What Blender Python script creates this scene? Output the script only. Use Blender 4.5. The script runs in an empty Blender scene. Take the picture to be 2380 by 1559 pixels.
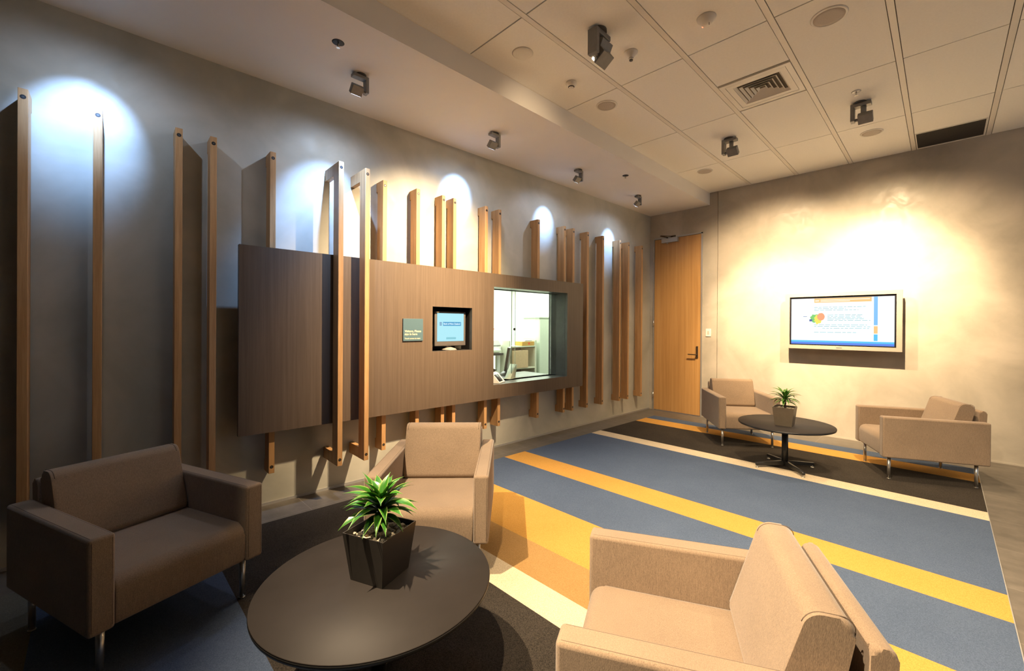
import bpy, bmesh, math, random
from mathutils import Vector, Matrix
random.seed(7)
PI = math.pi
SC = bpy.context.scene
COL = SC.collection

# ------------------------------------------------------------------ room numbers (metres, origin on the floor under the camera)
CAM_H = 1.4495
ZC, ZS = 3.5665, 3.378          # tiled ceiling, lower bulkhead
X0, Y0 = 3.6826, 6.8498         # corner of slat wall and far wall
WA = 0.0282                     # slat wall is turned a little
CORNER = Vector((-X0, Y0, 0))

# ------------------------------------------------------------------ materials
def new_mat(name):
    m = bpy.data.materials.new(name); m.use_nodes = True
    nt = m.node_tree; b = nt.nodes['Principled BSDF']
    return m, nt, b
def L(nt, a, b): nt.links.new(a, b)
def rgb(c): return (c[0], c[1], c[2], 1)
def texco(nt, scale=(1, 1, 1), rot=(0, 0, 0)):
    tc = nt.nodes.new('ShaderNodeTexCoord'); mp = nt.nodes.new('ShaderNodeMapping')
    mp.inputs['Scale'].default_value = scale; mp.inputs['Rotation'].default_value = rot
    L(nt, tc.outputs['Object'], mp.inputs['Vector']); return mp.outputs['Vector']
def noise(nt, vec, scale, detail=4, rough=.55, dist=0):
    n = nt.nodes.new('ShaderNodeTexNoise'); n.inputs['Scale'].default_value = scale
    n.inputs['Detail'].default_value = detail; n.inputs['Roughness'].default_value = rough
    n.inputs['Distortion'].default_value = dist
    L(nt, vec, n.inputs['Vector']); return n.outputs['Fac']
def ramp(nt, fac, stops):
    r = nt.nodes.new('ShaderNodeValToRGB'); e = r.color_ramp.elements
    while len(e) < len(stops): e.new(.5)
    for i, (p, c) in enumerate(stops): e[i].position = p; e[i].color = rgb(c)
    L(nt, fac, r.inputs['Fac']); return r.outputs['Color']
def bump(nt, b, h, strength=.2, dist=.01):
    n = nt.nodes.new('ShaderNodeBump'); n.inputs['Strength'].default_value = strength
    n.inputs['Distance'].default_value = dist; L(nt, h, n.inputs['Height']); L(nt, n.outputs['Normal'], b.inputs['Normal'])
def plain(name, c, rough=.5, metal=0, spec=.5, var=.06, vs=30):
    m, nt, b = new_mat(name)
    v = texco(nt); f = noise(nt, v, vs, 3)
    L(nt, ramp(nt, f, [(.3, [x*(1-var) for x in c]), (.7, [min(1, x*(1+var)) for x in c])]), b.inputs['Base Color'])
    b.inputs['Roughness'].default_value = rough; b.inputs['Metallic'].default_value = metal
    b.inputs['Specular IOR Level'].default_value = spec
    return m
def emis(name, c, s):
    m, nt, b = new_mat(name)
    b.inputs['Base Color'].default_value = rgb((0, 0, 0)); b.inputs['Specular IOR Level'].default_value = .2
    b.inputs['Emission Color'].default_value = rgb(c); b.inputs['Emission Strength'].default_value = s
    return m
def wood(name, ca, cb, cc, gs=26, along='Z', rough=.5, spec=.35, stretch=.045, bmp=.06):
    m, nt, b = new_mat(name)
    sc = {'Z': (1, 1, stretch), 'X': (stretch, 1, 1), 'Y': (1, stretch, 1)}[along]
    v = texco(nt, sc)
    oi = nt.nodes.new('ShaderNodeObjectInfo'); ad = nt.nodes.new('ShaderNodeVectorMath'); ad.operation = 'ADD'
    mul = nt.nodes.new('ShaderNodeMath'); mul.operation = 'MULTIPLY'; mul.inputs[1].default_value = 7.3
    L(nt, oi.outputs['Random'], mul.inputs[0]); L(nt, v, ad.inputs[0]); L(nt, mul.outputs[0], ad.inputs[1])
    f = noise(nt, ad.outputs[0], gs, 6, .6, .3)
    f2 = noise(nt, ad.outputs[0], gs*6, 3, .6)
    mx = nt.nodes.new('ShaderNodeMix'); mx.inputs['Factor'].default_value = .3
    L(nt, f, mx.inputs['A']); L(nt, f2, mx.inputs['B'])
    L(nt, ramp(nt, mx.outputs['Result'], [(.32, ca), (.5, cb), (.68, cc)]), b.inputs['Base Color'])
    b.inputs['Roughness'].default_value = rough; b.inputs['Specular IOR Level'].default_value = spec
    bump(nt, b, mx.outputs['Result'], bmp, .004)
    return m
def plaster(name, ca, cb, cc, rough=(.38, .62)):
    m, nt, b = new_mat(name)
    v = texco(nt)
    f = noise(nt, v, 1.3, 5, .55, .8); f2 = noise(nt, v, 6, 5, .6, 1.2)
    mx = nt.nodes.new('ShaderNodeMix'); mx.inputs['Factor'].default_value = .15
    L(nt, f, mx.inputs['A']); L(nt, f2, mx.inputs['B'])
    L(nt, ramp(nt, mx.outputs['Result'], [(.34, ca), (.5, cb), (.66, cc)]), b.inputs['Base Color'])
    mr = nt.nodes.new('ShaderNodeMapRange'); mr.inputs['From Min'].default_value = .3; mr.inputs['From Max'].default_value = .7
    mr.inputs['To Min'].default_value = rough[0]; mr.inputs['To Max'].default_value = rough[1]
    L(nt, f2, mr.inputs['Value']); L(nt, mr.outputs['Result'], b.inputs['Roughness'])
    b.inputs['Specular IOR Level'].default_value = .4
    bump(nt, b, mx.outputs['Result'], .05, .02)
    return m
def fabric(name, ca, cb):
    m, nt, b = new_mat(name)
    v = texco(nt)
    va = texco(nt, (1, 1, .25)); f1 = noise(nt, va, 650, 2, .6)
    f2 = noise(nt, texco(nt, (1, 1, .12)), 260, 3, .6); f3 = noise(nt, v, 5, 2)
    mx = nt.nodes.new('ShaderNodeMix'); mx.inputs['Factor'].default_value = .35
    L(nt, f1, mx.inputs['A']); L(nt, f2, mx.inputs['B'])
    mx2 = nt.nodes.new('ShaderNodeMix'); mx2.inputs['Factor'].default_value = .15
    L(nt, mx.outputs['Result'], mx2.inputs['A']); L(nt, f3, mx2.inputs['B'])
    L(nt, ramp(nt, mx2.outputs['Result'], [(.35, ca), (.65, cb)]), b.inputs['Base Color'])
    b.inputs['Roughness'].default_value = .9; b.inputs['Specular IOR Level'].default_value = .15
    b.inputs['Sheen Weight'].default_value = .25; b.inputs['Sheen Roughness'].default_value = .5
    bump(nt, b, f1, .25, .002)
    return m
def carpet(name, ca, cb):
    m, nt, b = new_mat(name)
    v = texco(nt); f = noise(nt, v, 260, 3, .7); f2 = noise(nt, v, 3, 3)
    mx = nt.nodes.new('ShaderNodeMix'); mx.inputs['Factor'].default_value = .12
    L(nt, f, mx.inputs['A']); L(nt, f2, mx.inputs['B'])
    L(nt, ramp(nt, mx.outputs['Result'], [(.36, ca), (.62, cb)]), b.inputs['Base Color'])
    b.inputs['Roughness'].default_value = .95; b.inputs['Specular IOR Level'].default_value = .1
    bump(nt, b, f, .5, .004)
    return m
def tiles_floor(name):
    m, nt, b = new_mat(name)
    v = texco(nt)
    f = noise(nt, texco(nt, (.6, 2, 1)), 3, 6, .6, .6)
    f2 = noise(nt, v, 14, 4)
    mx = nt.nodes.new('ShaderNodeMix'); mx.inputs['Factor'].default_value = .35
    L(nt, f, mx.inputs['A']); L(nt, f2, mx.inputs['B'])
    col = ramp(nt, mx.outputs['Result'], [(.35, (.085, .075, .062)), (.65, (.15, .132, .11))])
    br = nt.nodes.new('ShaderNodeTexBrick'); br.offset = 0; br.squash = 1
    br.inputs['Scale'].default_value = 1; br.inputs['Mortar Size'].default_value = .0022
    br.inputs['Brick Width'].default_value = .6; br.inputs['Row Height'].default_value = .6
    br.inputs['Mortar Smooth'].default_value = 0
    mp = nt.nodes.new('ShaderNodeMapping'); mp.inputs['Location'].default_value = (10.14, 12, 0)
    tc = nt.nodes.new('ShaderNodeTexCoord'); L(nt, tc.outputs['Object'], mp.inputs['Vector']); L(nt, mp.outputs['Vector'], br.inputs['Vector'])
    m2 = nt.nodes.new('ShaderNodeMix'); m2.data_type = 'RGBA'
    L(nt, br.outputs['Fac'], m2.inputs['Factor']); L(nt, col, m2.inputs['A']); m2.inputs['B'].default_value = (.21, .19, .16, 1)
    L(nt, m2.outputs['Result'], b.inputs['Base Color'])
    b.inputs['Roughness'].default_value = .42
    return m

M = {}
M['plaster'] = plaster('grey polished plaster', (.36, .355, .30), (.43, .42, .36), (.51, .495, .43))
M['plaster_far'] = plaster('far wall polished plaster', (.37, .34, .285), (.46, .422, .355), (.55, .50, .425), (.30, .55))
M['white_ceiling'] = plain('white ceiling tile', (.88, .87, .82), .8, var=.02, vs=60)
M['ceiling_bar'] = plain('white ceiling bar', (.80, .77, .70), .5, var=.01)
M['gap'] = plain('dark ceiling gap', (.13, .11, .085), .9)
M['bulkhead'] = plain('white painted plasterboard', (.78, .76, .73), .75, var=.012, vs=3)
M['tile'] = tiles_floor('charcoal stone floor tiles')
M['batten'] = wood('oiled timber battens', (.35, .19, .080), (.46, .265, .115), (.57, .345, .165), 34, 'Z', .5)
M['panel'] = wood('dark timber laminate', (.082, .058, .040), (.104, .074, .051), (.128, .092, .064), 55, 'Z', .42, .4, .02, .03)
M['lining'] = plain('dark grey laminate', (.085, .085, .078), .32, var=.15, vs=12)
M['door'] = wood('golden timber veneer', (.44, .23, .075), (.54, .30, .105), (.61, .36, .14), 22, 'Z', .34, .45, .02, .02)
M['alu'] = plain('satin aluminium', (.50, .50, .49), .38, .6, var=.02)
M['steel'] = plain('brushed steel', (.62, .60, .56), .3, .95, var=.03)
M['brass_dark'] = plain('bronze metal', (.12, .085, .055), .35, .7)
M['fabric'] = fabric('taupe woven wool', (.178, .128, .088), (.335, .246, .165))
M['seam'] = plain('dark taupe seam', (.12, .085, .06), .9)
M['c_blue'] = carpet('blue grey carpet', (.050, .072, .118), (.092, .124, .190))
M['c_orange'] = carpet('mustard carpet', (.40, .205, .040), (.57, .305, .075))
M['c_cream'] = carpet('cream carpet', (.42, .34, .225), (.68, .57, .40))
M['c_dark'] = carpet('charcoal carpet', (.012, .0105, .009), (.058, .048, .038))
M['c_brown'] = carpet('tan brown carpet', (.25, .145, .05), (.38, .225, .085))
M['c_olive'] = carpet('grey olive carpet', (.10, .095, .07), (.16, .145, .11))
M['table'] = plain('dark brown table laminate', (.024, .020, .018), .55, var=.08, vs=8, spec=.2)
M['black'] = plain('black powder coat', (.012, .012, .012), .35)
M['pot'] = plain('dark grey metal planter', (.05, .046, .042), .35, .3)
M['pot2'] = plain('warm grey metal planter', (.11, .09, .065), .4, .2)
M['lampgrey'] = plain('grey lamp housing', (.24, .24, .235), .45, .3)
M['lampdark'] = plain('dark lamp joint', (.06, .06, .06), .5)
M['bolt'] = plain('dark bolt hole', (.012, .010, .008), .5)
M['boltface'] = plain('dull steel bolt', (.10, .10, .10), .4, .8)
M['plastic'] = plain('white plastic', (.78, .76, .70), .45, var=.01)
M['speaker'] = plain('beige perforated speaker cloth', (.50, .455, .40), .8, var=.12, vs=400)
M['grille'] = plain('dark wire grille', (.055, .05, .044), .6, var=.35, vs=220)
M['sign'] = plain('grey blue sign enamel', (.062, .112, .135), .4, var=.01)
M['signtext'] = plain('cream lettering', (.50, .47, .34), .5, var=.01)
M['niche'] = plain('black niche lining', (.012, .010, .009), .6)
M['bezel'] = plain('taupe monitor plastic', (.085, .075, .068), .4, var=.02)
M['base_taupe'] = plain('pale taupe monitor base', (.26, .225, .19), .5)
M['tvframe'] = plain('champagne silver frame', (.50, .44, .38), .35, .35, var=.01)
M['tvblack'] = plain('black screen border', (.012, .012, .016), .2)
M['office_wall'] = plain('pale green white paint', (.80, .84, .74), .8, var=.01)
M['office_grey'] = plain('pale green grey metal', (.60, .66, .53), .5, var=.02)
M['office_shelf'] = plain('office shelf laminate', (.55, .58, .45), .5, var=.02)
M['blackplastic'] = plain('black plastic', (.02, .02, .022), .4)
M['card'] = plain('brown cardboard', (.46, .33, .19), .8, var=.05)
M['amber_box'] = plain('amber box', (.52, .29, .06), .6)
M['red'] = plain('red print', (.75, .05, .03), .6)
M['yellow'] = plain('yellow print', (.75, .48, .05), .6)
M['paper'] = plain('white paper', (.8, .82, .8), .7, var=.01)
M['gravelly'] = None
M['redlens'] = emis('red indicator lamp', (1, .1, .04), 6)
M['cool_lens'] = emis('cool lamp lens', (.62, .78, 1), 14)
M['warm_lens'] = emis('warm lamp lens', (1, .72, .36), 1.1)
M['scr_cyan'] = emis('pale blue screen', (.44, .84, .94), 0.8)
M['scr_blue'] = emis('mid blue screen bar', (.10, .42, .72), 0.7)
M['scr_navy'] = emis('navy screen mark', (.10, .18, .50), 0.62)
M['scr_white'] = emis('white screen', (.90, .98, 1), 0.98)
M['scr_text'] = emis('screen lettering', (.75, .92, 1), 0.94)
M['scr_band'] = emis('button on screen', (.30, .70, .80), 0.7)
M['scr_orange'] = emis('orange screen band', (1, .62, .26), 0.78)
M['scr_sky'] = emis('sky blue screen band', (.24, .58, 1), 0.78)
M['scr_sky2'] = emis('cyan screen band', (.12, .60, .98), 0.78)
M['scr_deep'] = emis('deep blue screen band', (.13, .28, .95), 0.74)
M['scr_line'] = emis('teal screen lines', (.16, .50, .56), 0.78)
M['scr_green'] = emis('green screen picture', (.25, .75, .22), 0.7)
M['scr_yel'] = emis('yellow screen picture', (.95, .85, .15), 0.78)
M['scr_red'] = emis('coral screen picture', (1, .42, .22), 0.78)
M['scr_wht2'] = emis('white screen lettering', (1, .95, .85), 0.94)
def pebble_mat():
    m, nt, b = new_mat('mixed pebbles')
    v = texco(nt); vo = nt.nodes.new('ShaderNodeTexVoronoi'); vo.inputs['Scale'].default_value = 42
    L(nt, v, vo.inputs['Vector'])
    sp = nt.nodes.new('ShaderNodeSeparateColor'); L(nt, vo.outputs['Color'], sp.inputs['Color'])
    L(nt, ramp(nt, sp.outputs['Red'], [(.0, (.16, .15, .13)), (.45, (.42, .36, .26)), (.9, (.74, .64, .46))]), b.inputs['Base Color'])
    b.inputs['Roughness'].default_value = .7; return m
M['pebbles'] = pebble_mat()
def leaf_mat():
    m, nt, b = new_mat('glossy green leaf')
    uv = nt.nodes.new('ShaderNodeUVMap'); uv.uv_map = 'UVMap'
    sx = nt.nodes.new('ShaderNodeSeparateXYZ'); L(nt, uv.outputs['UV'], sx.inputs['Vector'])
    s1 = nt.nodes.new('ShaderNodeMath'); s1.operation = 'SUBTRACT'; s1.inputs[1].default_value = .5; L(nt, sx.outputs['X'], s1.inputs[0])
    ab = nt.nodes.new('ShaderNodeMath'); ab.operation = 'ABSOLUTE'; L(nt, s1.outputs[0], ab.inputs[0])
    c1 = ramp(nt, ab.outputs[0], [(.0, (.030, .13, .012)), (.30, (.035, .16, .014)), (.38, (.07, .21, .022)), (.49, (.34, .42, .13))])
    L(nt, c1, b.inputs['Base Color']); b.inputs['Roughness'].default_value = .3
    b.inputs['Specular IOR Level'].default_value = .5
    return m
M['leaf'] = leaf_mat()
M['stem'] = plain('brown plant stem', (.05, .035, .02), .8)
def glass_mat():
    m, nt, b = new_mat('clear hatch glass')
    b.inputs['Base Color'].default_value = (.95, 1, .97, 1); b.inputs['Roughness'].default_value = 0
    b.inputs['Transmission Weight'].default_value = 1; b.inputs['IOR'].default_value = 1.45
    return m
M['glass'] = glass_mat()
M['glass_edge'] = plain('green glass edge', (.12, .20, .15), .2)

# ------------------------------------------------------------------ mesh helpers
def box(bm, a, b, bev=0, seg=2, mat=0):
    r = bmesh.ops.create_cube(bm, size=1)
    vs = r['verts']
    for v in vs:
        v.co = Vector([(a[i]+b[i])/2 + v.co[i]*(b[i]-a[i]) for i in range(3)])
    fs = {f for v in vs for f in v.link_faces}
    for f in fs: f.material_index = mat
    if bev > 0:
        es = list({e for v in vs for e in v.link_edges})
        g = bmesh.ops.bevel(bm, geom=es, offset=bev, segments=seg, affect='EDGES', profile=.5)
        for f in g['faces']: f.material_index = mat; f.smooth = True
    return fs
def cyl(bm, c, r1, r2, h, n=24, mat=0, axis='Z', smooth=True):
    g = bmesh.ops.create_cone(bm, cap_ends=True, segments=n, radius1=r1, radius2=r2, depth=h)
    R = {'Z': Matrix.Identity(4), 'X': Matrix.Rotation(PI/2, 4, 'Y'), 'Y': Matrix.Rotation(-PI/2, 4, 'X')}[axis]
    T = Matrix.Translation(Vector(c)) @ R @ Matrix.Translation((0, 0, h/2))
    bmesh.ops.transform(bm, matrix=T, verts=g['verts'])
    for f in {f for v in g['verts'] for f in v.link_faces}:
        f.material_index = mat; f.smooth = smooth and len(f.verts) == 4
    return g['verts']
def tube(bm, pts, r, n=8, mat=0):
    pts = [Vector(p) for p in pts]; rings = []
    for i, p in enumerate(pts):
        d = (pts[min(i+1, len(pts)-1)]-pts[max(i-1, 0)]).normalized()
        a = d.cross(Vector((0, 0, 1)));
        if a.length < 1e-3: a = d.cross(Vector((1, 0, 0)))
        a.normalize(); b = d.cross(a)
        rr = r[i] if isinstance(r, (list, tuple)) else r
        rings.append([bm.verts.new(p+a*math.cos(2*PI*k/n)*rr+b*math.sin(2*PI*k/n)*rr) for k in range(n)])
    for i in range(len(rings)-1):
        for k in range(n):
            f = bm.faces.new((rings[i][k], rings[i][(k+1) % n], rings[i+1][(k+1) % n], rings[i+1][k])); f.smooth = True; f.material_index = mat
    for rg in (rings[0], rings[-1]):
        f = bm.faces.new(rg); f.material_index = mat
def lathe(bm, prof, n=32, mat=0, c=(0, 0, 0)):
    rings = []
    for (r, z) in prof:
        rings.append([bm.verts.new((c[0]+r*math.cos(2*PI*k/n), c[1]+r*math.sin(2*PI*k/n), c[2]+z)) for k in range(n)])
    for i in range(len(rings)-1):
        for k in range(n):
            f = bm.faces.new((rings[i][k], rings[i][(k+1) % n], rings[i+1][(k+1) % n], rings[i+1][k])); f.smooth = True; f.material_index = mat
    for rg in (rings[0], rings[-1]):
        if (rg[0].co-rg[n//2].co).length > 1e-5:
            f = bm.faces.new(rg); f.material_index = mat
def rounded(pts, rad, n=5):
    out = []; N = len(pts)
    for i, p in enumerate(pts):
        r = rad[i]; p = Vector(p)
        if r <= 0: out.append(p); continue
        a = (Vector(pts[i-1])-p).normalized(); b = (Vector(pts[(i+1) % N])-p).normalized()
        ang = math.acos(max(-1, min(1, a.dot(b)))); t = r/math.tan(ang/2)
        A = p+a*t; B = p+b*t; c = p+(a+b).normalized()*(r/math.sin(ang/2))
        va = A-c; vb = B-c; tot = va.angle(vb); sg = 1 if va.x*vb.y-va.y*vb.x > 0 else -1
        for k in range(n+1):
            th = sg*tot*k/n; out.append(c+Vector((va.x*math.cos(th)-va.y*math.sin(th), va.x*math.sin(th)+va.y*math.cos(th))))
    return out
def prism_x(bm, prof, x0, x1, bev=0, seg=3, mat=0):
    """profile in (y,z) extruded along x"""
    va = [bm.verts.new((x0, p[0], p[1])) for p in prof]; vb = [bm.verts.new((x1, p[0], p[1])) for p in prof]
    fa = bm.faces.new(va); fb = bm.faces.new(vb[::-1]); n = len(prof); side = []
    for i in range(n):
        f = bm.faces.new((va[i], vb[i], vb[(i+1) % n], va[(i+1) % n])); f.smooth = True; side.append(f)
    for f in [fa, fb]+side: f.material_index = mat
    if bev > 0:
        es = list(fa.edges)+list(fb.edges)
        g = bmesh.ops.bevel(bm, geom=es, offset=bev, segments=seg, affect='EDGES', profile=.5)
        for f in g['faces']: f.smooth = True; f.material_index = mat
def plate_holes(bm, x0, x1, ys, zs, holes, mat=0, holemat=None):
    """slab in the yz plane between x0 and x1; ys, zs cut lines; holes = set of (i,j) cells left open"""
    hm = mat if holemat is None else holemat
    V = {}
    def v(x, i, j):
        k = (x, i, j)
        if k not in V: V[k] = bm.verts.new((x, ys[i], zs[j]))
        return V[k]
    ny, nz = len(ys)-1, len(zs)-1
    solid = lambda i, j: 0 <= i < ny and 0 <= j < nz and (i, j) not in holes
    for i in range(ny):
        for j in range(nz):
            if not solid(i, j): continue
            for x in (x0, x1):
                f = bm.faces.new((v(x, i, j), v(x, i+1, j), v(x, i+1, j+1), v(x, i, j+1))); f.material_index = mat
            for (di, dj, a, b) in ((-1, 0, (i, j), (i, j+1)), (1, 0, (i+1, j), (i+1, j+1)), (0, -1, (i, j), (i+1, j)), (0, 1, (i, j+1), (i+1, j+1))):
                if not solid(i+di, j+dj):
                    f = bm.faces.new((v(x0, *a), v(x0, *b), v(x1, *b), v(x1, *a)))
                    inside = 0 <= i+di < ny and 0 <= j+dj < nz
                    f.material_index = hm if inside else mat
def obj(name, bm, mats, parent=None, loc=None, rot=None, recalc=True):
    if recalc: bmesh.ops.recalc_face_normals(bm, faces=bm.faces)
    me = bpy.data.meshes.new(name); bm.to_mesh(me); bm.free()
    if not isinstance(mats, (list, tuple)): mats = [mats]
    for m in mats: me.materials.append(M[m] if isinstance(m, str) else m)
    o = bpy.data.objects.new(name, me); COL.objects.link(o)
    if parent: o.parent = parent
    if loc is not None: o.location = loc
    if rot is not None: o.rotation_euler = rot
    return o
def tag(o, label, cat, group=None, kind=None):
    if label: o['label'] = label
    if cat: o['category'] = cat
    if group: o['group'] = group
    if kind: o['kind'] = kind
    return o
def thing(name, label, cat, loc=(0, 0, 0), rz=0, group=None, kind=None):
    o = bpy.data.objects.new(name, None); COL.objects.link(o); o.empty_display_size = .1
    o.location = loc; o.rotation_euler = (0, 0, rz); return tag(o, label, cat, group, kind)
def struct(name, bm, mats, loc=None, rot=None, label=None, parent=None):
    o = obj(name, bm, mats, parent, loc, rot)
    if parent is None: o['kind'] = 'structure'
    if label: o['label'] = label
    return o
def dup(root, loc, rz, label):
    r = root.copy(); COL.objects.link(r); r.location = loc; r.rotation_euler = (0, 0, rz); r['label'] = label
    def rec(src, dst):
        for ch in src.children:
            c = ch.copy(); COL.objects.link(c); c.parent = dst; rec(ch, c)
    rec(root, r); return r
def bmn(): return bmesh.new()
def simple(name, mats, fn, parent=None, loc=None, rot=None):
    bm = bmn(); fn(bm); return obj(name, bm, mats, parent, loc, rot)
def text(name, s, size, mat, parent, loc, rot, bold=.0, spx=1.0, thick=.0006):
    cu = bpy.data.curves.new(name, 'FONT'); cu.body = s; cu.size = size; cu.extrude = thick; cu.offset = bold; cu.space_character = spx
    t = bpy.data.objects.new(name, cu); COL.objects.link(t)
    bpy.context.view_layer.update()
    dg = bpy.context.evaluated_depsgraph_get()
    me = bpy.data.meshes.new_from_object(t.evaluated_get(dg)); bpy.data.objects.remove(t)
    me.materials.clear(); me.materials.append(M[mat])
    o = bpy.data.objects.new(name, me); COL.objects.link(o); o.parent = parent; o.location = loc; o.rotation_euler = rot
    return o
def SW(s, d=0, z=0):
    """point on the slat wall: s from the far corner towards the camera, d out of the wall"""
    ew = Vector((math.sin(WA), math.cos(WA), 0)); nw = Vector((math.cos(WA), -math.sin(WA), 0))
    return CORNER - ew*s + nw*d + Vector((0, 0, z))

# ------------------------------------------------------------------ setting
bm = bmn(); box(bm, (-4.2, -3.2, -.05), (4.2, Y0+.12, 0)); struct('floor', bm, 'tile')
# slat wall (frame: x = out of wall, y = towards far corner)
NI = (-4.489, -4.004, 1.184, 1.631)       # monitor niche y0,y1,z0,z1
WN = (-3.703, -2.441, .779, 1.880)        # hatch opening
bm = bmn()
plate_holes(bm, -.12, 0, [-10.2, NI[0], NI[1], WN[0], WN[1], .05], [0, WN[2], NI[2], NI[3], WN[3], 3.9],
            {(1, 2), (3, 1), (3, 2), (3, 3)})
struct('wall_left', bm, 'plaster', CORNER, (0, 0, -WA))
bm = bmn(); box(bm, (-2.520, Y0-.0, 0), (4.2, Y0+.1, 3.9)); box(bm, (-3.75, Y0+.012, 0), (-3.606, Y0+.1, 3.9)); box(bm, (-2.762, Y0+.012, 0), (-2.530, Y0+.1, 3.9)); box(bm, (-3.606, Y0+.012, 2.972), (-2.762, Y0+.1, 3.9))
box(bm, (-2.530, Y0+.03, 0), (-2.520, Y0+.1, 3.9), mat=1)
struct('wall_far', bm, ['plaster_far', 'gap'])
bm = bmn(); box(bm, (4.2, -3.3, 0), (4.3, 3.0, 3.9)); struct('light_block_right', bm, 'black')  # unseen black wall, added to block world light from the near left side
bm = bmn(); box(bm, (-4.4, -3.3, 0), (4.2, -3.2, 3.9)); struct('light_block_rear', bm, 'black')  # unseen wall behind the camera, made black so the left armchair stays dim
bm = bmn(); box(bm, (-.002, -10.2, 0), (.006, 0, .022)); struct('baseboard_left', bm, 'alu', CORNER, (0, 0, -WA))
bm = bmn(); box(bm, (-2.52, Y0-.006, 0), (4.2, Y0+.002, .018)); struct('baseboard_far', bm, 'plaster_far')
# bulkhead over the slat wall
bm = bmn(); box(bm, (-4.3, -3.2, ZS), (-2.655, Y0+.03, 3.9)); struct('trim_1', bm, 'bulkhead')
# tiled ceiling
bm = bmn()
xs = [-2.659+.6*i for i in range(0, 12)]; ysn = [2.059+1.2*k for k in range(-4, 5)]
box(bm, (-2.655, -3.2, ZC+.016), (4.2, Y0+.03, 3.9), mat=1)
for i in range(len(xs)-1):
    xa = xs[i]+(.005 if i == 0 else .024); xb = xs[i+1]-.024
    for k in range(len(ysn)-1):
        ya, yb = ysn[k]+.005, ysn[k+1]-.005
        if abs(ysn[k+1]-6.859) < .01: yb = Y0-.004
        if i == 2 and abs(ysn[k]-3.259) < .01: yb = 3.859-.002
        box(bm, (xa, ya, ZC), (xb, yb, ZC+.016))
    if i: box(bm, (xs[i]-.019, -3.2, ZC-.002), (xs[i]+.019, Y0-.002, ZC+.017), mat=2)
box(bm, (xs[0], -3.2, ZC-.001), (xs[0]+.012, Y0-.002, ZC+.017), mat=2)
struct('ceiling', bm, ['white_ceiling', 'gap', 'ceiling_bar'])

# ------------------------------------------------------------------ striped carpet laid flush into the tile floor
def carpet_edge_x(y): return -3.325-(6.4-y)*.030
bm = bmn()
stripes = [(6.36, 6.12, 'c_blue'), (6.12, 5.82, 'c_orange'), (5.82, 4.925, 'c_dark'), (4.925, 4.715, 'c_cream'), (4.715, 3.475, 'c_blue'),
           (3.475, 3.165, 'c_orange'), (3.165, 2.555, 'c_blue'), (2.555, 2.06, 'c_orange'), (2.06, 1.765, 'c_brown'), (1.765, 1.565, 'c_cream'),
           (1.565, .53, 'c_dark'), (.53, -.20, 'c_blue'), (-.20, -.9, 'c_olive'), (-.9, -2.2, 'c_blue')]
names = []
for (ya, yb, m) in stripes:
    if m not in names: names.append(m)
    vs = [(carpet_edge_x(ya), ya), (.258, ya), (.258, yb), (carpet_edge_x(yb), yb)]
    t = [bm.verts.new((x, y, .006)) for x, y in vs]; b_ = [bm.verts.new((x, y, .0005)) for x, y in vs]
    f = bm.faces.new(t); f.material_index = names.index(m)
    for i in range(4):
        f = bm.faces.new((t[i], t[(i+1) % 4], b_[(i+1) % 4], b_[i])); f.material_index = names.index(m)
names.append('alu')
box(bm, (.258, -2.2, .0005), (.262, 6.36, .0075), mat=len(names)-1)
rug = obj('striped_carpet', bm, names)
tag(rug, 'long carpet striped blue, mustard, cream, brown and charcoal, inlaid in the tiled floor', 'carpet')

# ------------------------------------------------------------------ timber battens on the slat wall
ZT, ZB = 2.780, .288
def batten_part(bm, d0, d1, z0, z1): box(bm, (d0, -.020, z0), (d1, .020, z1), .0015, 1)
def batten(s, label, front=.14, split=None):
    t = thing('timber_batten', label, 'batten', SW(s, 0, 0), -WA, 'timber battens on the slat wall')
    post0 = .025 if front < .2 else front-.115
    ztop, zbot = ZT, ZB
    if split:
        simple('post', 'batten', lambda b: batten_part(b, post0, front, split[1], ztop), t)
        simple('post', 'batten', lambda b: batten_part(b, post0, front, zbot, split[0]), t)
    else:
        simple('post', 'batten', lambda b: batten_part(b, post0, front, zbot, ztop), t)
    bh = .095 if front > .2 else .088
    simple('bracket', 'batten', lambda b: batten_part(b, .0, post0+.001, ztop-bh, ztop-.0005), t)
    simple('bracket', 'batten', lambda b: batten_part(b, .0, post0+.001, zbot+.0005, zbot+bh), t)
    for z in (ztop-.048, zbot+.050):
        def bf(b, z=z):
            cyl(b, (front-.004, 0, z), .0125, .0125, .0046, 20, 0, 'X'); cyl(b, (front-.003, 0, z), .006, .006, .0042, 12, 1, 'X')
        simple('bolt', ['bolt', 'boltface'], bf, t)
    return t
wsplit = (WN[2]-.03, WN[3]+.03); nsplit = (NI[2]-.03, NI[3]+.03)
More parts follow.
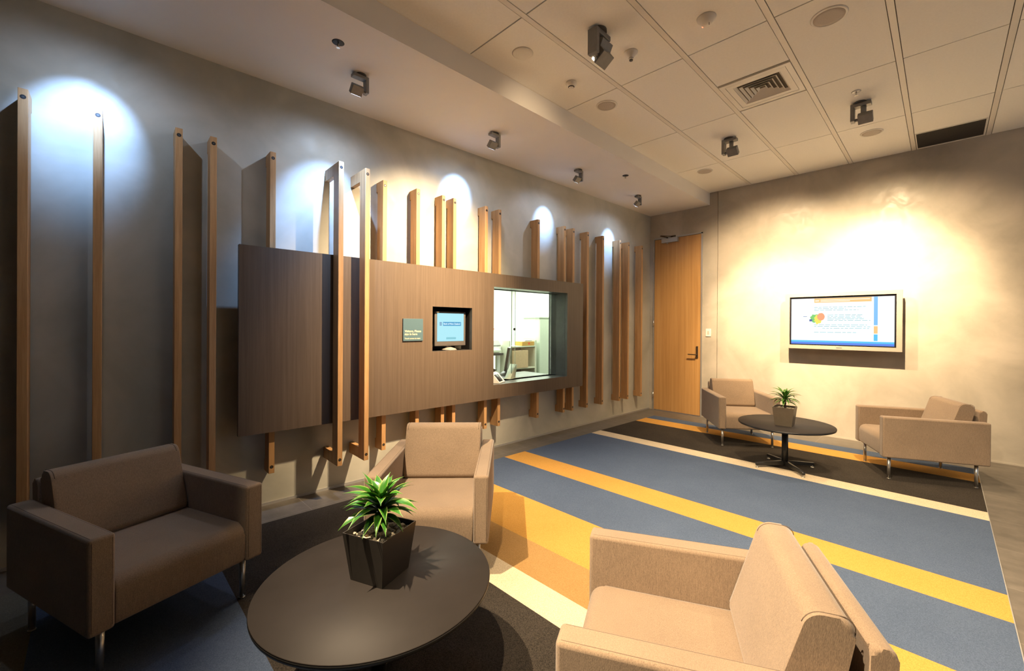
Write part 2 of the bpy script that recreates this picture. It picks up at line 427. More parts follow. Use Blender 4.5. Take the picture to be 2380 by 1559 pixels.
BAT = [
 (7.134, .14, None, 'leftmost tall timber batten, at the left edge beside the blue white pool of light'),
 (6.833, .14, None, 'tall timber batten whose top stands inside the big blue white pool of light'),
 (6.443, .14, None, 'left one of the two tall battens between the big light pool and the dark panel'),
 (6.251, .14, None, 'right one of the two tall battens just left of the dark panel'),
 (5.876, .14, None, 'first batten passing behind the left end of the dark panel'),
 (5.425, .32, None, 'long batten standing in front of the dark panel, its top lit blue white'),
 (5.205, .32, None, 'long batten standing in front of the dark panel, the right one of two'),
 (4.963, .14, None, 'batten behind the panel just right of the two long front battens'),
 (4.619, .14, None, 'lone batten above the panel over the grey blue sign'),
 (4.328, .14, nsplit, 'left batten of the warm lit pair above the small monitor'),
 (4.190, .14, nsplit, 'right batten of the warm lit pair above the monitor, beside a blue white pool'),
 (3.766, .14, None, 'left batten of the pair above the left edge of the hatch window'),
 (3.569, .14, wsplit, 'right batten of the pair above the left edge of the hatch window'),
 (2.931, .14, wsplit, 'lone batten above the hatch window with a blue white pool on its right'),
 (2.432, .14, wsplit, 'pale topped batten above the right edge of the hatch window'),
 (2.248, .14, None, 'dark batten behind the right end of the panel, beside the pale topped one'),
 (1.930, .14, None, 'full height batten just clear of the panel right end'),
 (1.564, .14, None, 'full height batten with the smallest blue white pool behind its top'),
 (1.121, .14, None, 'left batten of the close full height pair between panel and corner'),
 (.885, .14, None, 'right batten of the close full height pair between panel and corner'),
 (.485, .14, None, 'last batten nearest the corner and the timber door'),
]
for s, fr, sp, lb in BAT: batten(s, lb, fr, sp)

# ------------------------------------------------------------------ dark panel with hatch and monitor niche
PY0, PY1, PZ0, PZ1 = -6.105, -2.110, .622, 2.028
t = thing('reception_panel', 'wide dark timber wall panel with a hatch window and a monitor niche', 'wall panel', CORNER, -WA)
bm = bmn()
plate_holes(bm, .155, .2, [PY0, NI[0], NI[1], WN[0], WN[1], PY1], [PZ0, WN[2], NI[2], NI[3], WN[3], PZ1], {(1, 2), (3, 1), (3, 2), (3, 3)}, 0, 1)
obj('panel_board', bm, ['panel', 'lining'], t)
def niche(b):
    y0, y1, z0, z1 = NI; x0 = -.22
    box(b, (x0, y0-.012, z0-.012), (.154, y0, z1+.012)); box(b, (x0, y1, z0-.012), (.154, y1+.012, z1+.012))
    box(b, (x0, y0, z0-.012), (.154, y1, z0)); box(b, (x0, y0, z1), (.154, y1, z1+.012)); box(b, (x0-.012, y0-.012, z0-.012), (x0, y1+.012, z1+.012))
simple('niche_lining', 'niche', niche, t)
w = thing('window_1', 'glazed service hatch opening in the dark panel', None, CORNER, -WA, kind='structure')
def lining(b):
    y0, y1, z0, z1 = WN; x0 = -.14
    box(b, (x0, y0-.015, z0-.018), (.154, y0, z1+.015)); box(b, (x0, y1, z0-.018), (.154, y1+.015, z1+.015))
    box(b, (x0, y0, z1), (.154, y1, z1+.015))
simple('hatch_lining', 'lining', lining, w)
simple('hatch_sill', 'lining', lambda b: box(b, (-.62, WN[0], WN[2]-.018), (.154, WN[1], WN[2])), w)
gz0, gz1 = WN[2]+.001, WN[3]-.001
simple('window_pane', ['glass', 'glass_edge'], lambda b: (box(b, (-.101, WN[0]+.9-.36, gz0), (-.095, WN[1]-.002, gz1)), box(b, (-.102, WN[0]+.9-.364, gz0), (-.094, WN[0]+.9-.36, gz1), mat=1)), w)
simple('window_pane', ['glass', 'glass_edge'], lambda b: (box(b, (-.121, WN[0]+.002, gz0), (-.115, WN[0]+.61, gz1)), box(b, (-.122, WN[0]+.61, gz0), (-.114, WN[0]+.614, gz1), mat=1)), w)
def lock(b):
    lathe(b, [(.012, 0), (.016, 0), (.016, .01), (.010, .01), (.010, .004), (.0, .004)], 20)
simple('lock', 'blackplastic', lock, w, (-.094, WN[0]+.578, 1.40), (0, PI/2, 0))

# sign
t = thing('sign', 'small grey blue square sign with cream lettering beside the monitor niche', 'sign', SW(4.706, .2, 1.400), -WA)
simple('sign_plate', 'sign', lambda b: box(b, (.001, -.105, -.106), (.012, .105, .106), .001, 1), t)
rt = (PI/2, 0, PI/2)
text('lettering', 'Visitors, Please', .0285, 'signtext', t, (.0125, -.090, -.022), rt, .0006)
text('lettering', 'sign in here', .0285, 'signtext', t, (.0125, -.090, -.050), rt, .0006)
text('lettering', 'Touch screen to start', .0185, 'signtext', t, (.0125, -.090, -.088), rt, .0004)

# monitor in the niche
t = thing('monitor', 'small taupe desktop monitor with pale blue screen inside the niche', 'monitor', SW(4.228, .13, NI[2]), -WA)
def mon(b):
    box(b, (-.035, -.192, .045), (.0, .192, .405), .008, 3); box(b, (-.075, -.13, .09), (-.03, .13, .35), .015, 3)
simple('monitor_case', 'bezel', mon, t)
simple('screen', 'scr_cyan', lambda b: box(b, (-.002, -.164, .095), (.0015, .164, .385)), t)
simple('monitor_base', 'base_taupe', lambda b: (lathe(b, [(.0, .034), (.03, .032), (.075, .016), (.088, .002), (.0, .002)], 32, 0, (-.035, 0, 0)), box(b, (-.065, -.03, .01), (-.03, .03, .1), .004)), t)
simple('button_strip', 'boltface', lambda b: [cyl(b, (-.001, -.04+.016*k, .060), .003, .003, .003, 10, 0, 'X') for k in range(6)], t)
simple('maker_mark', 'scr_orange', lambda b: box(b, (-.001, -.170, .392), (.001, -.142, .397)), t)
sc = simple('screen_banner', 'scr_blue', lambda b: box(b, (.0016, -.095, .255), (.0022, .128, .296)), t)
simple('screen_emblem', 'scr_navy', lambda b: [box(b, (.0016, -.135+.014*i, .258+.013*j), (.0022, -.135+.014*i+.010, .258+.013*j+.009)) for i in range(2) for j in range(3)], t)
text('lettering', 'Bank of New Zealand', .0245, 'scr_text', t, (.0024, -.089, .268), rt, .0004, .96, .0002)
simple('screen_button', 'scr_band', lambda b: box(b, (.0016, -.055, .115), (.0022, .065, .137)), t)

# ------------------------------------------------------------------ office behind the hatch
def OW(name, a, b, mat): 
    bm = bmn(); box(bm, a, b); return struct(name, bm, mat, CORNER, (0, 0, -WA))
OW('wall_office_back', (-5.1, -6.0, 0), (-5.0, 5.5, 2.8), 'office_wall')
OW('wall_office_left', (-5.0, -6.1, 0), (-.12, -6.0, 2.8), 'office_wall')
OW('wall_office_right', (-5.0, 1.2, 0), (-.4, 1.3, 2.8), 'office_wall')
OW('floor_office', (-5.0, -6.0, -.05), (-.12, 5.5, 0), 'c_dark')
OW('ceiling_office', (-5.1, -6.1, 2.8), (-.12, 5.5, 2.86), 'office_wall')
def ofc(name, label, cat, s, d, z=0, rz=0, group=None): return thing(name, label, cat, SW(s, d, z), -WA+rz, group)
t = ofc('storage_cabinet', 'tall pale green cabinet at the right of the office seen through the hatch', 'cabinet', .32, -2.2)
simple('cabinet_body', 'office_grey', lambda b: (box(b, (-.25, -.40, .0), (.2, .40, 1.60), .003), box(b, (-.26, -.42, 1.60), (.225, .42, 1.622), .002)), t)
simple('door', 'office_grey', lambda b: box(b, (.201, -.396, .03), (.216, -.002, 1.575), .002), t)
simple('door', 'office_grey', lambda b: box(b, (.201, .002, .03), (.216, .396, 1.575), .002), t)
simple('handle', 'alu', lambda b: box(b, (.216, -.03, 1.0), (.230, -.015, 1.2), .002), t)
t = ofc('shelf_unit', 'low open shelf unit beside the tall cabinet in the office', 'shelf', 1.10, -2.2)
simple('side_panel', 'office_shelf', lambda b: box(b, (-.2, .265, 0), (.2, .31, 1.16)), t)
simple('side_panel', 'office_shelf', lambda b: box(b, (-.2, -.41, 0), (.2, -.385, 1.16)), t)
simple('back_panel', 'blackplastic', lambda b: box(b, (-.21, -.385, 0), (-.2, .265, 1.04)), t)
for z in (.62, 1.035): simple('shelf', 'office_shelf', lambda b, z=z: box(b, (-.2, -.385, z), (.2, .265, z+.022)), t)
t = ofc('document_tray', 'amber file box with a red mark on top of the office shelf unit', 'box', 1.02, -2.1, 1.057)
simple('box_body', 'amber_box', lambda b: box(b, (-.1, -.16, 0), (.1, .16, .08), .002), t)
simple('printed_mark', 'red', lambda b: cyl(b, (.1, .02, .042), .022, .022, .001, 16, 0, 'X'), t)
simple('loose_papers', 'paper', lambda b: [box(b, (-.09+.006*k, -.10+.01*k, .081+.006*k), (.09, .13, .084+.006*k)) for k in range(5)], t)
t = ofc('cardboard_box', 'plain brown cardboard box on the middle office shelf', 'box', 1.22, -2.15, .642)
simple('box_body', 'card', lambda b: box(b, (-.17, -.2, 0), (.17, .18, .33), .003), t)
simple('tape', 'plastic', lambda b: box(b, (-.172, -.02, .33), (.172, .02, .3305)), t)
t = ofc('desk', 'white topped office desk with black edge behind the hatch', 'desk', 1.95, -2.45)
simple('desk_top', ['paper', 'blackplastic'], lambda b: (box(b, (-.35, -.75, .905), (.298, .42, .93)), box(b, (.298, -.75, .89), (.31, .42, .93), mat=1)), t)
for (a, c) in ((-.3, -.7), (-.3, .34), (.22, -.7), (.22, .02), (.22, .34)): simple('leg', 'paper', lambda b, a=a, c=c: box(b, (a, c, 0), (a+.04, c+.04, .905)), t)
simple('lower_rail', 'paper', lambda b: box(b, (.225, -.66, .45), (.255, .34, .475)), t)
t = ofc('printer', 'white office printer with a dark vent strip on the desk', 'printer', 1.70, -2.35, .93)
simple('printer_body', 'paper', lambda b: prism_x(b, rounded([(-.17, 0), (.17, 0), (.17, .12), (.10, .24), (-.17, .24)], [0, .01, .01, .02, .02]), -.15, .15, .004), t)
simple('vent', 'boltface', lambda b: [box(b, (.1505, -.15+.034*k, .125), (.152, -.15+.034*k+.022, .148)) for k in range(9)], t)
simple('paper_tray', 'office_grey', lambda b: box(b, (.13, -.12, .02), (.22, .12, .06), .004), t)
t = ofc('carton', 'white carton with a small yellow mark on the desk, in front', 'box', 2.03, -2.3, .93, group='white cartons on the office desk')
simple('box_body', 'paper', lambda b: box(b, (-.11, -.13, 0), (.11, .13, .19), .003), t)
simple('printed_mark', 'yellow', lambda b: box(b, (.111, -.04, .11), (.112, .03, .13)), t)
t = ofc('carton', 'white carton behind the front one, taller, with yellow mark', 'box', 2.12, -2.62, .93, group='white cartons on the office desk')
simple('box_body', 'paper', lambda b: box(b, (-.12, -.12, 0), (.12, .14, .30), .003), t)
simple('printed_mark', 'yellow', lambda b: box(b, (.121, .03, .22), (.122, .10, .25)), t)
t = ofc('notice', 'small pinned notice with a red word on the white office wall', 'notice', -.55, -4.995, 1.28)
simple('notice_sheet', 'plastic', lambda b: box(b, (0, -.16, 0), (.002, .16, .16)), t)
simple('printed_mark', 'red', lambda b: box(b, (.002, -.03, .05), (.003, .06, .08)), t)
t = ofc('office_chair', 'black office chair seen from the side at the desk behind the hatch', 'chair', 2.38, -1.55, 0, PI*.62)
simple('seat', 'blackplastic', lambda b: box(b, (-.24, -.24, .44), (.24, .24, .51), .02, 3), t)
simple('backrest', 'blackplastic', lambda b: box(b, (-.28, -.22, .56), (-.23, .22, .93), .02, 3), t)
simple('pedestal', 'blackplastic', lambda b: (cyl(b, (0, 0, .06), .03, .03, .38), box(b, (-.27, -.03, .44), (-.24, .03, .6), .004)), t)
for k in range(5): simple('foot', 'blackplastic', lambda b, k=k: tube(b, [(0, 0, .1), (.3*math.cos(k*2*PI/5), .3*math.sin(k*2*PI/5), .05)], .018), t)
# counter inside with screen, phone
t = ofc('desk_monitor', 'black desk monitor seen edge on with a domed base behind the hatch glass', 'monitor', 2.99, -.40, WN[2], .76)
simple('stand_base', 'boltface', lambda b: lathe(b, [(.0, .065), (.04, .06), (.075, .035), (.088, .004), (.088, .0), (.0, .0)], 28), t)
simple('stand_neck', 'blackplastic', lambda b: box(b, (-.014, -.02, .05), (.014, .02, .16), .004), t)
scn = simple('monitor_case', 'blackplastic', lambda b: box(b, (-.018, -.15, .0), (.018, .15, .31), .006), t, (0, 0, .07), (0, .15, 0))
t = ofc('telephone', 'pale desk telephone with a dark keypad on the hatch sill', 'telephone', 3.56, .045, WN[2], -1.1)
simple('phone_base', 'plastic', lambda b: prism_x(b, rounded([(-.11, 0), (.10, 0), (.10, .012), (.02, .10), (-.02, .125), (-.11, .05)], [0, 0, .004, .02, .02, .01]), -.085, .085, .006), t)
simple('keypad', 'blackplastic', lambda b: prism_x(b, [(.093, .0225), (.027, .099), (.018, .094), (.084, .017)], -.04, .07), t)
simple('handset', 'blackplastic', lambda b: prism_x(b, rounded([(-.09, .07), (-.02, .128), (-.005, .15), (-.03, .155), (-.10, .10)], [.005]*5), -.085, -.045, .006), t)
t = ofc('card_holder', 'pale green angled card holder on the counter right of the telephone', 'holder', 3.14, -.135, WN[2], .3)
simple('holder_body', 'office_grey', lambda b: prism_x(b, rounded([(-.09, 0), (.03, 0), (.075, .17), (.055, .175)], [.004]*4), -.045, .045, .004), t)
simple('holder_foot', 'office_grey', lambda b: box(b, (-.055, -.11, 0), (.055, .04, .006)), t)

# ------------------------------------------------------------------ door
t = thing('door_1', 'tall golden timber door with slim aluminium frame', None, (0, Y0, 0), 0, kind='structure')
DX0, DX1, DZ = -3.592, -2.784, 2.945
simple('door_leaf', 'door', lambda b: box(b, (DX0, .012, .008), (DX1, .055, DZ), .001, 1), t)
simple('door_frame', 'alu', lambda b: (box(b, (DX1+.003, -.002, 0), (DX1+.024, .1, DZ+.024)), box(b, (DX0-.016, -.002, 0), (DX0-.003, .1, DZ+.024)), box(b, (DX0-.016, -.002, DZ+.003), (DX1+.024, .1, DZ+.026))), t)
simple('handle_plate', 'brass_dark', lambda b: box(b, (DX1-.072, .0, .935), (DX1-.040, .012, 1.13), .002), t)
simple('door_handle', 'brass_dark', lambda b: (cyl(b, (DX1-.056, -.045, .995), .009, .009, .05, 14, 0, 'Y'), box(b, (DX1-.185, -.055, .987), (DX1-.046, -.040, 1.003), .003)), t)
simple('door_closer', 'alu', lambda b: (box(b, (-3.445, -.045, 2.868), (-3.160, .012, 2.940), .003), cyl(b, (-3.35, -.02, 2.85), .012, .012, .02)), t)
simple('closer_arm', 'brass_dark', lambda b: (tube(b, [(-3.35, -.02, 2.942), (-3.35, -.02, 2.96)], .012), tube(b, [(-3.35, -.02, 2.958), (-3.395, -.17, 2.962)], .009), tube(b, [(-3.395, -.17, 2.967), (-3.25, -.004, 2.967)], .008), box(b, (-3.29, -.012, 2.955), (-3.21, -.001, 2.982))), t)
for z in (.25, 1.5, 2.62, 2.78): simple('hinge', 'steel', lambda b, z=z: cyl(b, (DX0-.008, -.006, z-.055), .008, .008, .11, 12), t)
t = thing('light_switch', 'white light switch plate between the door and the wall joint', 'switch', (-2.661, Y0+.012, 1.352), 0)
simple('switch_plate', 'plastic', lambda b: box(b, (-.041, -.010, -.061), (.041, 0, .061), .003), t)
simple('rocker', 'speaker', lambda b: box(b, (-.014, -.013, -.028), (.014, -.010, .028), .001, 1), t)

# ------------------------------------------------------------------ flat screen
t = thing('television', 'silver framed flat television showing a white page on the far wall', 'television', (-.9485, Y0, 1.533), 0)
W2, H2 = .606, .370; iw, ih = .553, .322
def tvf(b):
    pts = [(-W2, W2, ih, H2), (-W2, W2, -H2, -ih), (-W2, -iw, -ih, ih), (iw, W2, -ih, ih)]
    for x0, x1, z0, z1 in pts: box(b, (x0, -.155, z0), (x1, -.105, z1), .0)
    box(b, (-W2+.02, -.12, -H2+.02), (W2-.02, -.07, H2-.02))
simple('frame', 'tvframe', tvf, t)
simple('wall_mount', 'black', lambda b: box(b, (-.3, -.075, -.2), (.3, 0, .2)), t)
simple('screen_border', 'tvblack', lambda b: box(b, (-iw, -.140, -ih), (iw, -.119, ih)), t)
def flat(n, m, rects, y): return simple(n, m, lambda b: [box(b, (x0, y-.0006, z0), (x1, y, z1)) for (x0, x1, z0, z1) in rects], t)
sx0, sx1, sz0, sz1 = -iw+.018, iw-.018, -ih+.014, ih-.024
flat('screen', 'scr_white', [(sx0, sx1, sz0, sz1)], -.1401)
def SX(u): return sx0+(sx1-sx0)*u
def SZ(v): return sz0+(sz1-sz0)*v
flat('screen_band', 'scr_deep', [(SX(0), SX(1), SZ(0), SZ(.045))], -.1408)
flat('screen_band', 'scr_sky2', [(SX(0), SX(1), SZ(.045), SZ(.085))], -.1408)
flat('screen_header', 'scr_orange', [(SX(.245), SX(.80), SZ(.905), SZ(.998))], -.1408)
flat('screen_header_lines', 'scr_wht2', [(SX(.255), SX(.295), SZ(.935), SZ(.955)), (SX(.31), SX(.785), SZ(.955), SZ(.968)), (SX(.31), SX(.60), SZ(.925), SZ(.938))], -.1414)
flat('screen_sidebar', 'scr_sky', [(SX(.82), SX(.855), SZ(.42), SZ(.998))], -.1408)
flat('screen_sidebar', 'scr_orange', [(SX(.82), SX(.855), SZ(.25), SZ(.40))], -.1408)
flat('screen_sidebar', 'scr_sky2', [(SX(.82), SX(.855), SZ(.10), SZ(.235))], -.1408)
for v, a, b_ in ((.80, .245, .75), (.765, .245, .56), (.735, .245, .68), (.63, .38, .72), (.60, .38, .70), (.57, .38, .73), (.545, .38, .74), (.515, .38, .79), (.42, .245, .76), (.385, .245, .79), (.35, .33, .78), (.26, .245, .66)):
    x = a; ln = []
    while x < b_:
        wd = random.uniform(.02, .07); ln.append((SX(x), SX(min(b_, x+wd)), SZ(v), SZ(v+.009))); x += wd+.012
    flat('screen_text', 'scr_line', ln, -.1408)
def blob(n, m, cx, cz, rx, rz, y, k=18, wob=.15):
    def f(b):
        vs = [b.verts.new((SX(cx)+rx*math.cos(2*PI*i/k)*(1+wob*math.sin(3*i+cx*9)), y, SZ(cz)+rz*math.sin(2*PI*i/k)*(1+wob*math.cos(2*i)))) for i in range(k)]
        b.faces.new(vs)
    return simple(n, m, f, t)
blob('screen_picture', 'scr_green', .255, .565, .055, .055, -.1410)
blob('screen_picture', 'scr_yel', .285, .545, .042, .062, -.1413)
blob('screen_picture', 'scr_red', .315, .60, .042, .050, -.1416, wob=.03)
flat('screen_picture', 'scr_navy', [(SX(.195), SX(.225), SZ(.50), SZ(.545)), (SX(.13), SX(.17), SZ(.60), SZ(.61))], -.1410)
simple('maker_mark', 'boltface', lambda b: box(b, (-.03, -.1562, -.350), (.03, -.155, -.344)), t)

# ------------------------------------------------------------------ armchairs
CW, CD, TA, HA, HB = .693, .784, .086, .604, .218
def make_armchair(label):
    t = thing('armchair', label, 'armchair', (0, 0, 0), 0, 'taupe upholstered armchairs')
    h, i = CW/2, CW/2-TA
    for s in (1, -1):
        def arm(b, s=s):
            a, c = sorted((s*h, s*i)); box(b, (a, -CD/2, HB), (c, CD/2, HA), .014, 4)
            for xx in (s*(h-.0015), s*(i+.0015*1)):
                k = .012
                pts = rounded([(-CD/2+.0015, HB+.02), (-CD/2+.0015, HA-.0015), (CD/2-.0015, HA-.0015), (CD/2-.0015, HB+.02)], [0, .015, .015, 0], 4)
                tube(b, [(xx-s*.010 if xx == s*(h-.0015) else xx+s*.010, p[0], p[1]) for p in pts], .0016, 6, 1)
        simple('arm', ['fabric', 'seam'], arm, t)
    def seat(b):
        prism_x(b, rounded([(CD/2-.010, HB+.002), (CD/2-.006, .414), (-.34, .404), (-.34, HB+.002)], [.02, .058, .012, .012], 8), -i+.001, i-.001, .009, 4)
    simple('seat', 'fabric', seat, t)
    def cush(b):
        prism_x(b, rounded([(-.112, .405), (-.222, .752), (-.330, .748), (-.262, .40)], [.03, .045, .035, .03], 8), -i+.003, i-.003, .014, 4)
        for s in (1, -1):
            pts = rounded([(-.112, .42), (-.222, .752), (-.330, .748), (-.285, .46)], [0, .045, .03, 0], 6)
            tube(b, [(s*(i-.016), p[0], p[1]) for p in pts[1:]], .0014, 6, 1)
    simple('back_cushion', ['fabric', 'seam'], cush, t)
    simple('back_panel', 'fabric', lambda b: prism_x(b, rounded([(-.335, HB+.002), (-.352, .700), (-.408, .695), (-.386, HB+.002)], [.014, .022, .022, .014], 6), -i+.002, i-.002, .010, 4), t)
    for s in (1, -1):
        for y in (.322, -.320):
            simple('leg', 'steel', lambda b, s=s, y=y: (cyl(b, (s*(h-.063), y, .002 if False else .0075), .0125, .0145, HB+.004-.0075, 20), cyl(b, (s*(h-.063), y, .0065), .0145, .0145, .004, 20)), t)
    return t
ch = make_armchair('taupe armchair in front of the battens, facing the round table, brightly lit')
ch.location = (-2.332, 1.573, 0); ch.rotation_euler = (0, 0, -2.330)
dup(ch, (-.546, 1.356, 0), 2.046, 'taupe armchair in the right foreground seen from behind its side, cut by the frame')
dup(ch, (-2.835, .178, 0), -1.221, 'shadowed taupe armchair at the left, backing onto the tall battens')
dup(ch, (-1.870, 5.797, 0), -2.506, 'taupe armchair beside the timber door, behind the far table')
dup(ch, (-.185, 5.739, 0), 1.994, 'taupe armchair at the right rear under the television, seen side on')

# ------------------------------------------------------------------ round tables
def make_table(label, loc, rz, R=.432, H=.462):
    t = thing('round_table', label, 'table', loc, rz, 'round coffee tables')
    simple('tabletop', ['table', 'black'], lambda b: (lathe(b, [(0, H-.022), (R-.012, H-.022), (R-.002, H-.018), (R, H-.010), (R, H-.004)], 96, 1), lathe(b, [(R, H-.004), (R-.002, H), (0, H)], 96, 0)), t)
    simple('column', 'black', lambda b: (cyl(b, (0, 0, .03), .029, .029, H-.052, 28), cyl(b, (0, 0, H-.034), .11, .11, .012, 28)), t)
    for k in range(4):
        a = k*PI/2
        f = simple('foot', 'black', lambda b: prism_x(b, [(0.0, .035), (0, .082), (.298, .058), (.298, .030)], -.014, .014, .002, 1), t, (0, 0, 0), (0, 0, a))
        simple('glide', 'steel', lambda b: (cyl(b, (0, .285, .0065), .014, .014, .006, 14), cyl(b, (0, .285, .01), .006, .006, .024, 10)), f)
    return t
make_table('near round dark coffee table in the foreground between three armchairs', (-1.566, .785, 0), PI/4)
make_table('far round dark coffee table between two armchairs below the television', (-1.152, 4.99, 0), PI/4)

# ------------------------------------------------------------------ potted plants
def leaf(bm, base, az, el, Ln, wd, curl, uvl, twist=0):
    n = 9; d = Vector((math.cos(az), math.sin(az), 0)); side = Vector((-math.sin(az), math.cos(az), 0))
    p = Vector(base); e = el; prev = None
    for i in range(n+1):
        u = i/n
        w_ = wd*(math.sin(PI*min(1, u*.9+.13))**.8)*(1-u**5)
        if i == n: w_ = .0004
        tdir = d*math.cos(e)+Vector((0, 0, 1))*math.sin(e); nrm = -d*math.sin(e)+Vector((0, 0, 1))*math.cos(e)
        sd = side*math.cos(twist*u)+nrm*math.sin(twist*u)
        row = []
        for q in (-1, -.5, 0, .5, 1):
            row.append(bm.verts.new(p+sd*w_*q+nrm*(abs(q)*w_*.42)))
        if prev:
            for k in range(4):
                f = bm.faces.new((prev[k], prev[k+1], row[k+1], row[k])); f.smooth = True
                us = [(k/4, (i-1)/n), ((k+1)/4, (i-1)/n), ((k+1)/4, u), (k/4, u)]
                for lp, c in zip(f.loops, us): lp[uvl].uv = c
        prev = row; p = p+tdir*(Ln/n); e -= curl/n
def make_plant(label, loc, rz, potmat, seed, potH=.185, tw=.098, bw=.077, lf=1.0, wf=1.0, curlf=1.0, nl=44):
    rnd = random.Random(seed)
    t = thing('potted_plant', label, 'plant', loc, rz, 'potted plants on the coffee tables')
    def pot(b):
        rings = []
        for (hw, z) in ((bw, 0), (tw, potH), (tw-.004, potH), (tw-.008, potH-.03), (bw-.004, .01)):
            rings.append([b.verts.new((sx*hw, sy*hw, z)) for sx, sy in ((-1, -1), (1, -1), (1, 1), (-1, 1))])
        for i in range(len(rings)-1):
            for k in range(4): b.faces.new((rings[i][k], rings[i][(k+1) % 4], rings[i+1][(k+1) % 4], rings[i+1][k]))
        b.faces.new(rings[0]); b.faces.new(rings[-1])
    simple('planter', potmat, pot, t, (0, 0, .0005))
    def peb(b):
        hw = tw-.012; z0 = potH-.028
        box(b, (-hw+.004, -hw+.004, z0-.03), (hw-.004, hw-.004, z0))
        for k in range(230):
            r = rnd.uniform(.005, .0115)
            M4 = Matrix.Translation((rnd.uniform(-hw+r, hw-r), rnd.uniform(-hw+r, hw-r), z0+rnd.uniform(0, .014))) @ Matrix.Rotation(rnd.uniform(0, 6.28), 4, 'Z') @ Matrix.Rotation(rnd.uniform(-.5, .5), 4, 'X') @ Matrix.Diagonal((r*1.5, r, r*.55, 1))
            g = bmesh.ops.create_icosphere(b, subdivisions=1, radius=1, matrix=M4)
            for v in g['verts']: v.co += Vector([rnd.uniform(-.0012, .0012) for _ in range(3)])
    p = simple('pebbles', 'pebbles', peb, t); p['kind'] = 'stuff'
    simple('stem', 'stem', lambda b: tube(b, [(0, 0, potH-.03), (.003, .002, potH+.03), (0, 0, potH+.10)], [.012, .010, .006]), t)
    bm = bmn(); uvl = bm.loops.layers.uv.new('UVMap')
    for k in range(nl):
        u = k/(nl-1); az = k*2.39996+rnd.uniform(-.2, .2)
        h = potH+.044+.055*u
        el = .22+1.18*u**1.1+rnd.uniform(-.12, .12)
        Ln = (.126+.03*math.sin(PI*u)+rnd.uniform(-.01, .02))*lf*(1-.15*(u > .85))
        leaf(bm, (.006*math.cos(az), .006*math.sin(az), h), az, el, Ln, (.019+rnd.uniform(-.003, .003))*wf, (1.0+rnd.uniform(-.3, .5))*curlf, uvl, rnd.uniform(-.4, .4))
    o = obj('foliage', bm, 'leaf', t, recalc=False)
    return t
make_plant('bright green leafy plant in a dark square planter with pebbles on the near table', (-1.586, .800, .4625), math.radians(22), 'pot', 3)
make_plant('dark spiky plant in a warm grey square planter on the far table', (-1.134, 4.895, .4625), math.radians(3), 'pot2', 11, .185, .094, .073, 1.05, .62, 1.25, 46)

# ------------------------------------------------------------------ lamps and ceiling pieces
def aim(o, frm, to):
    o.location = frm; o.rotation_euler = (Vector(to)-Vector(frm)).to_track_quat('-Z', 'Y').to_euler()
def spot_light(name, frm, to, power, color, angle, blend, size=.02):
    ld = bpy.data.lights.new(name, 'SPOT'); ld.energy = power; ld.color = color; ld.spot_size = math.radians(angle); ld.spot_blend = blend
    ld.shadow_soft_size = size
    o = bpy.data.objects.new(name, ld); COL.objects.link(o); aim(o, frm, to); return o
def fixture(label, loc, rz, S, tilt, lens, heads=1, group=None, sg=-1):
    """C-shaped ceiling spot. local: bracket runs along -y from a vertical member at y=0; head faces -x tilted down"""
    t = thing('ceiling_spotlight', label, 'spotlight', loc, rz, group)
    w2, th = .030*S, .027*S; Ht = .150*S; Lb = .135*S
    def br(b):
        box(b, (-w2, -Lb, -.012*S-th), (w2, 0, -.012*S), .003*S); box(b, (-w2, -th, -Ht), (w2, 0, -.012*S-th+.004), .003*S)
    simple('bracket', 'lampgrey', br, t)
    simple('ceiling_rose', 'lampdark', lambda b: cyl(b, (0, -Lb*.45, -.0125*S), .045*S, .045*S, .0125*S, 28), t)
    if S > 1: simple('swivel', 'lampgrey', lambda b: cyl(b, (0, -.62*Lb, -Ht+.01*S), .019*S, .019*S, Ht-.012*S-th-.008*S, 20), t)
    for k in range(heads):
        yy = -.60*Lb-.012*S; zz = -Ht+.012*S+(.052*S*k if heads > 1 else 0); 
        hd = simple('lamp_head', 'lampgrey', lambda b: (box(b, (-.042*S, -.052*S, -.024*S), (.036*S, .045*S, .024*S), .003*S), cyl(b, (0, .04*S, 0), .012*S, .012*S, .03*S, 14, 0, 'Y')), t, (0, yy, zz), (0, tilt+(.5*k*sg), 0))
        simple('lens', lens, lambda b: box(b, ((-.0432 if sg < 0 else .0358)*S, -.044*S, -.018*S), ((-.0418 if sg < 0 else .0372)*S, .037*S, .018*S)), hd)
    return t
COOL = (.30, .52, 1.0); WARM = (1.0, .72, .42); WARM2 = (1.0, .765, .50)
soff = [(.06, 'frontmost small grey spotlight under the bulkhead, mostly above the frame'),
        (1.50, 'nearest whole grey spotlight under the bulkhead with a glowing lamp slot'),
        (2.88, 'second small grey spotlight under the bulkhead, left of the ceiling speaker'),
        (4.26, 'third small grey spotlight under the bulkhead beside a small sprinkler'),
        (5.70, 'farthest small grey spotlight under the bulkhead near the corner')]
CP = [(300, 2.66, 46), (420, 2.20, 60), (270, 2.88, 42), (250, 2.80, 40), (230, 2.72, 40)]
for (y, lb), (pw, tz, an) in zip(soff, CP):
    x = -3.225
    fixture(lb, (x, y, ZS), 0, .9, -.80, 'cool_lens', 1, 'small spotlights under the bulkhead')
    wx = -X0-(Y0-y)*math.tan(WA)
    fr = (x-.045, y-.065, ZS-.145)
    spot_light('cool_beam', fr, (wx, y-.11, tz), pw*.5, COOL, an, 1, .012)
    spot_light('cool_spill', fr, (wx+.25, y-.11, tz-.8), pw*.06, (.60, .74, 1.0), 165, 1, .012)
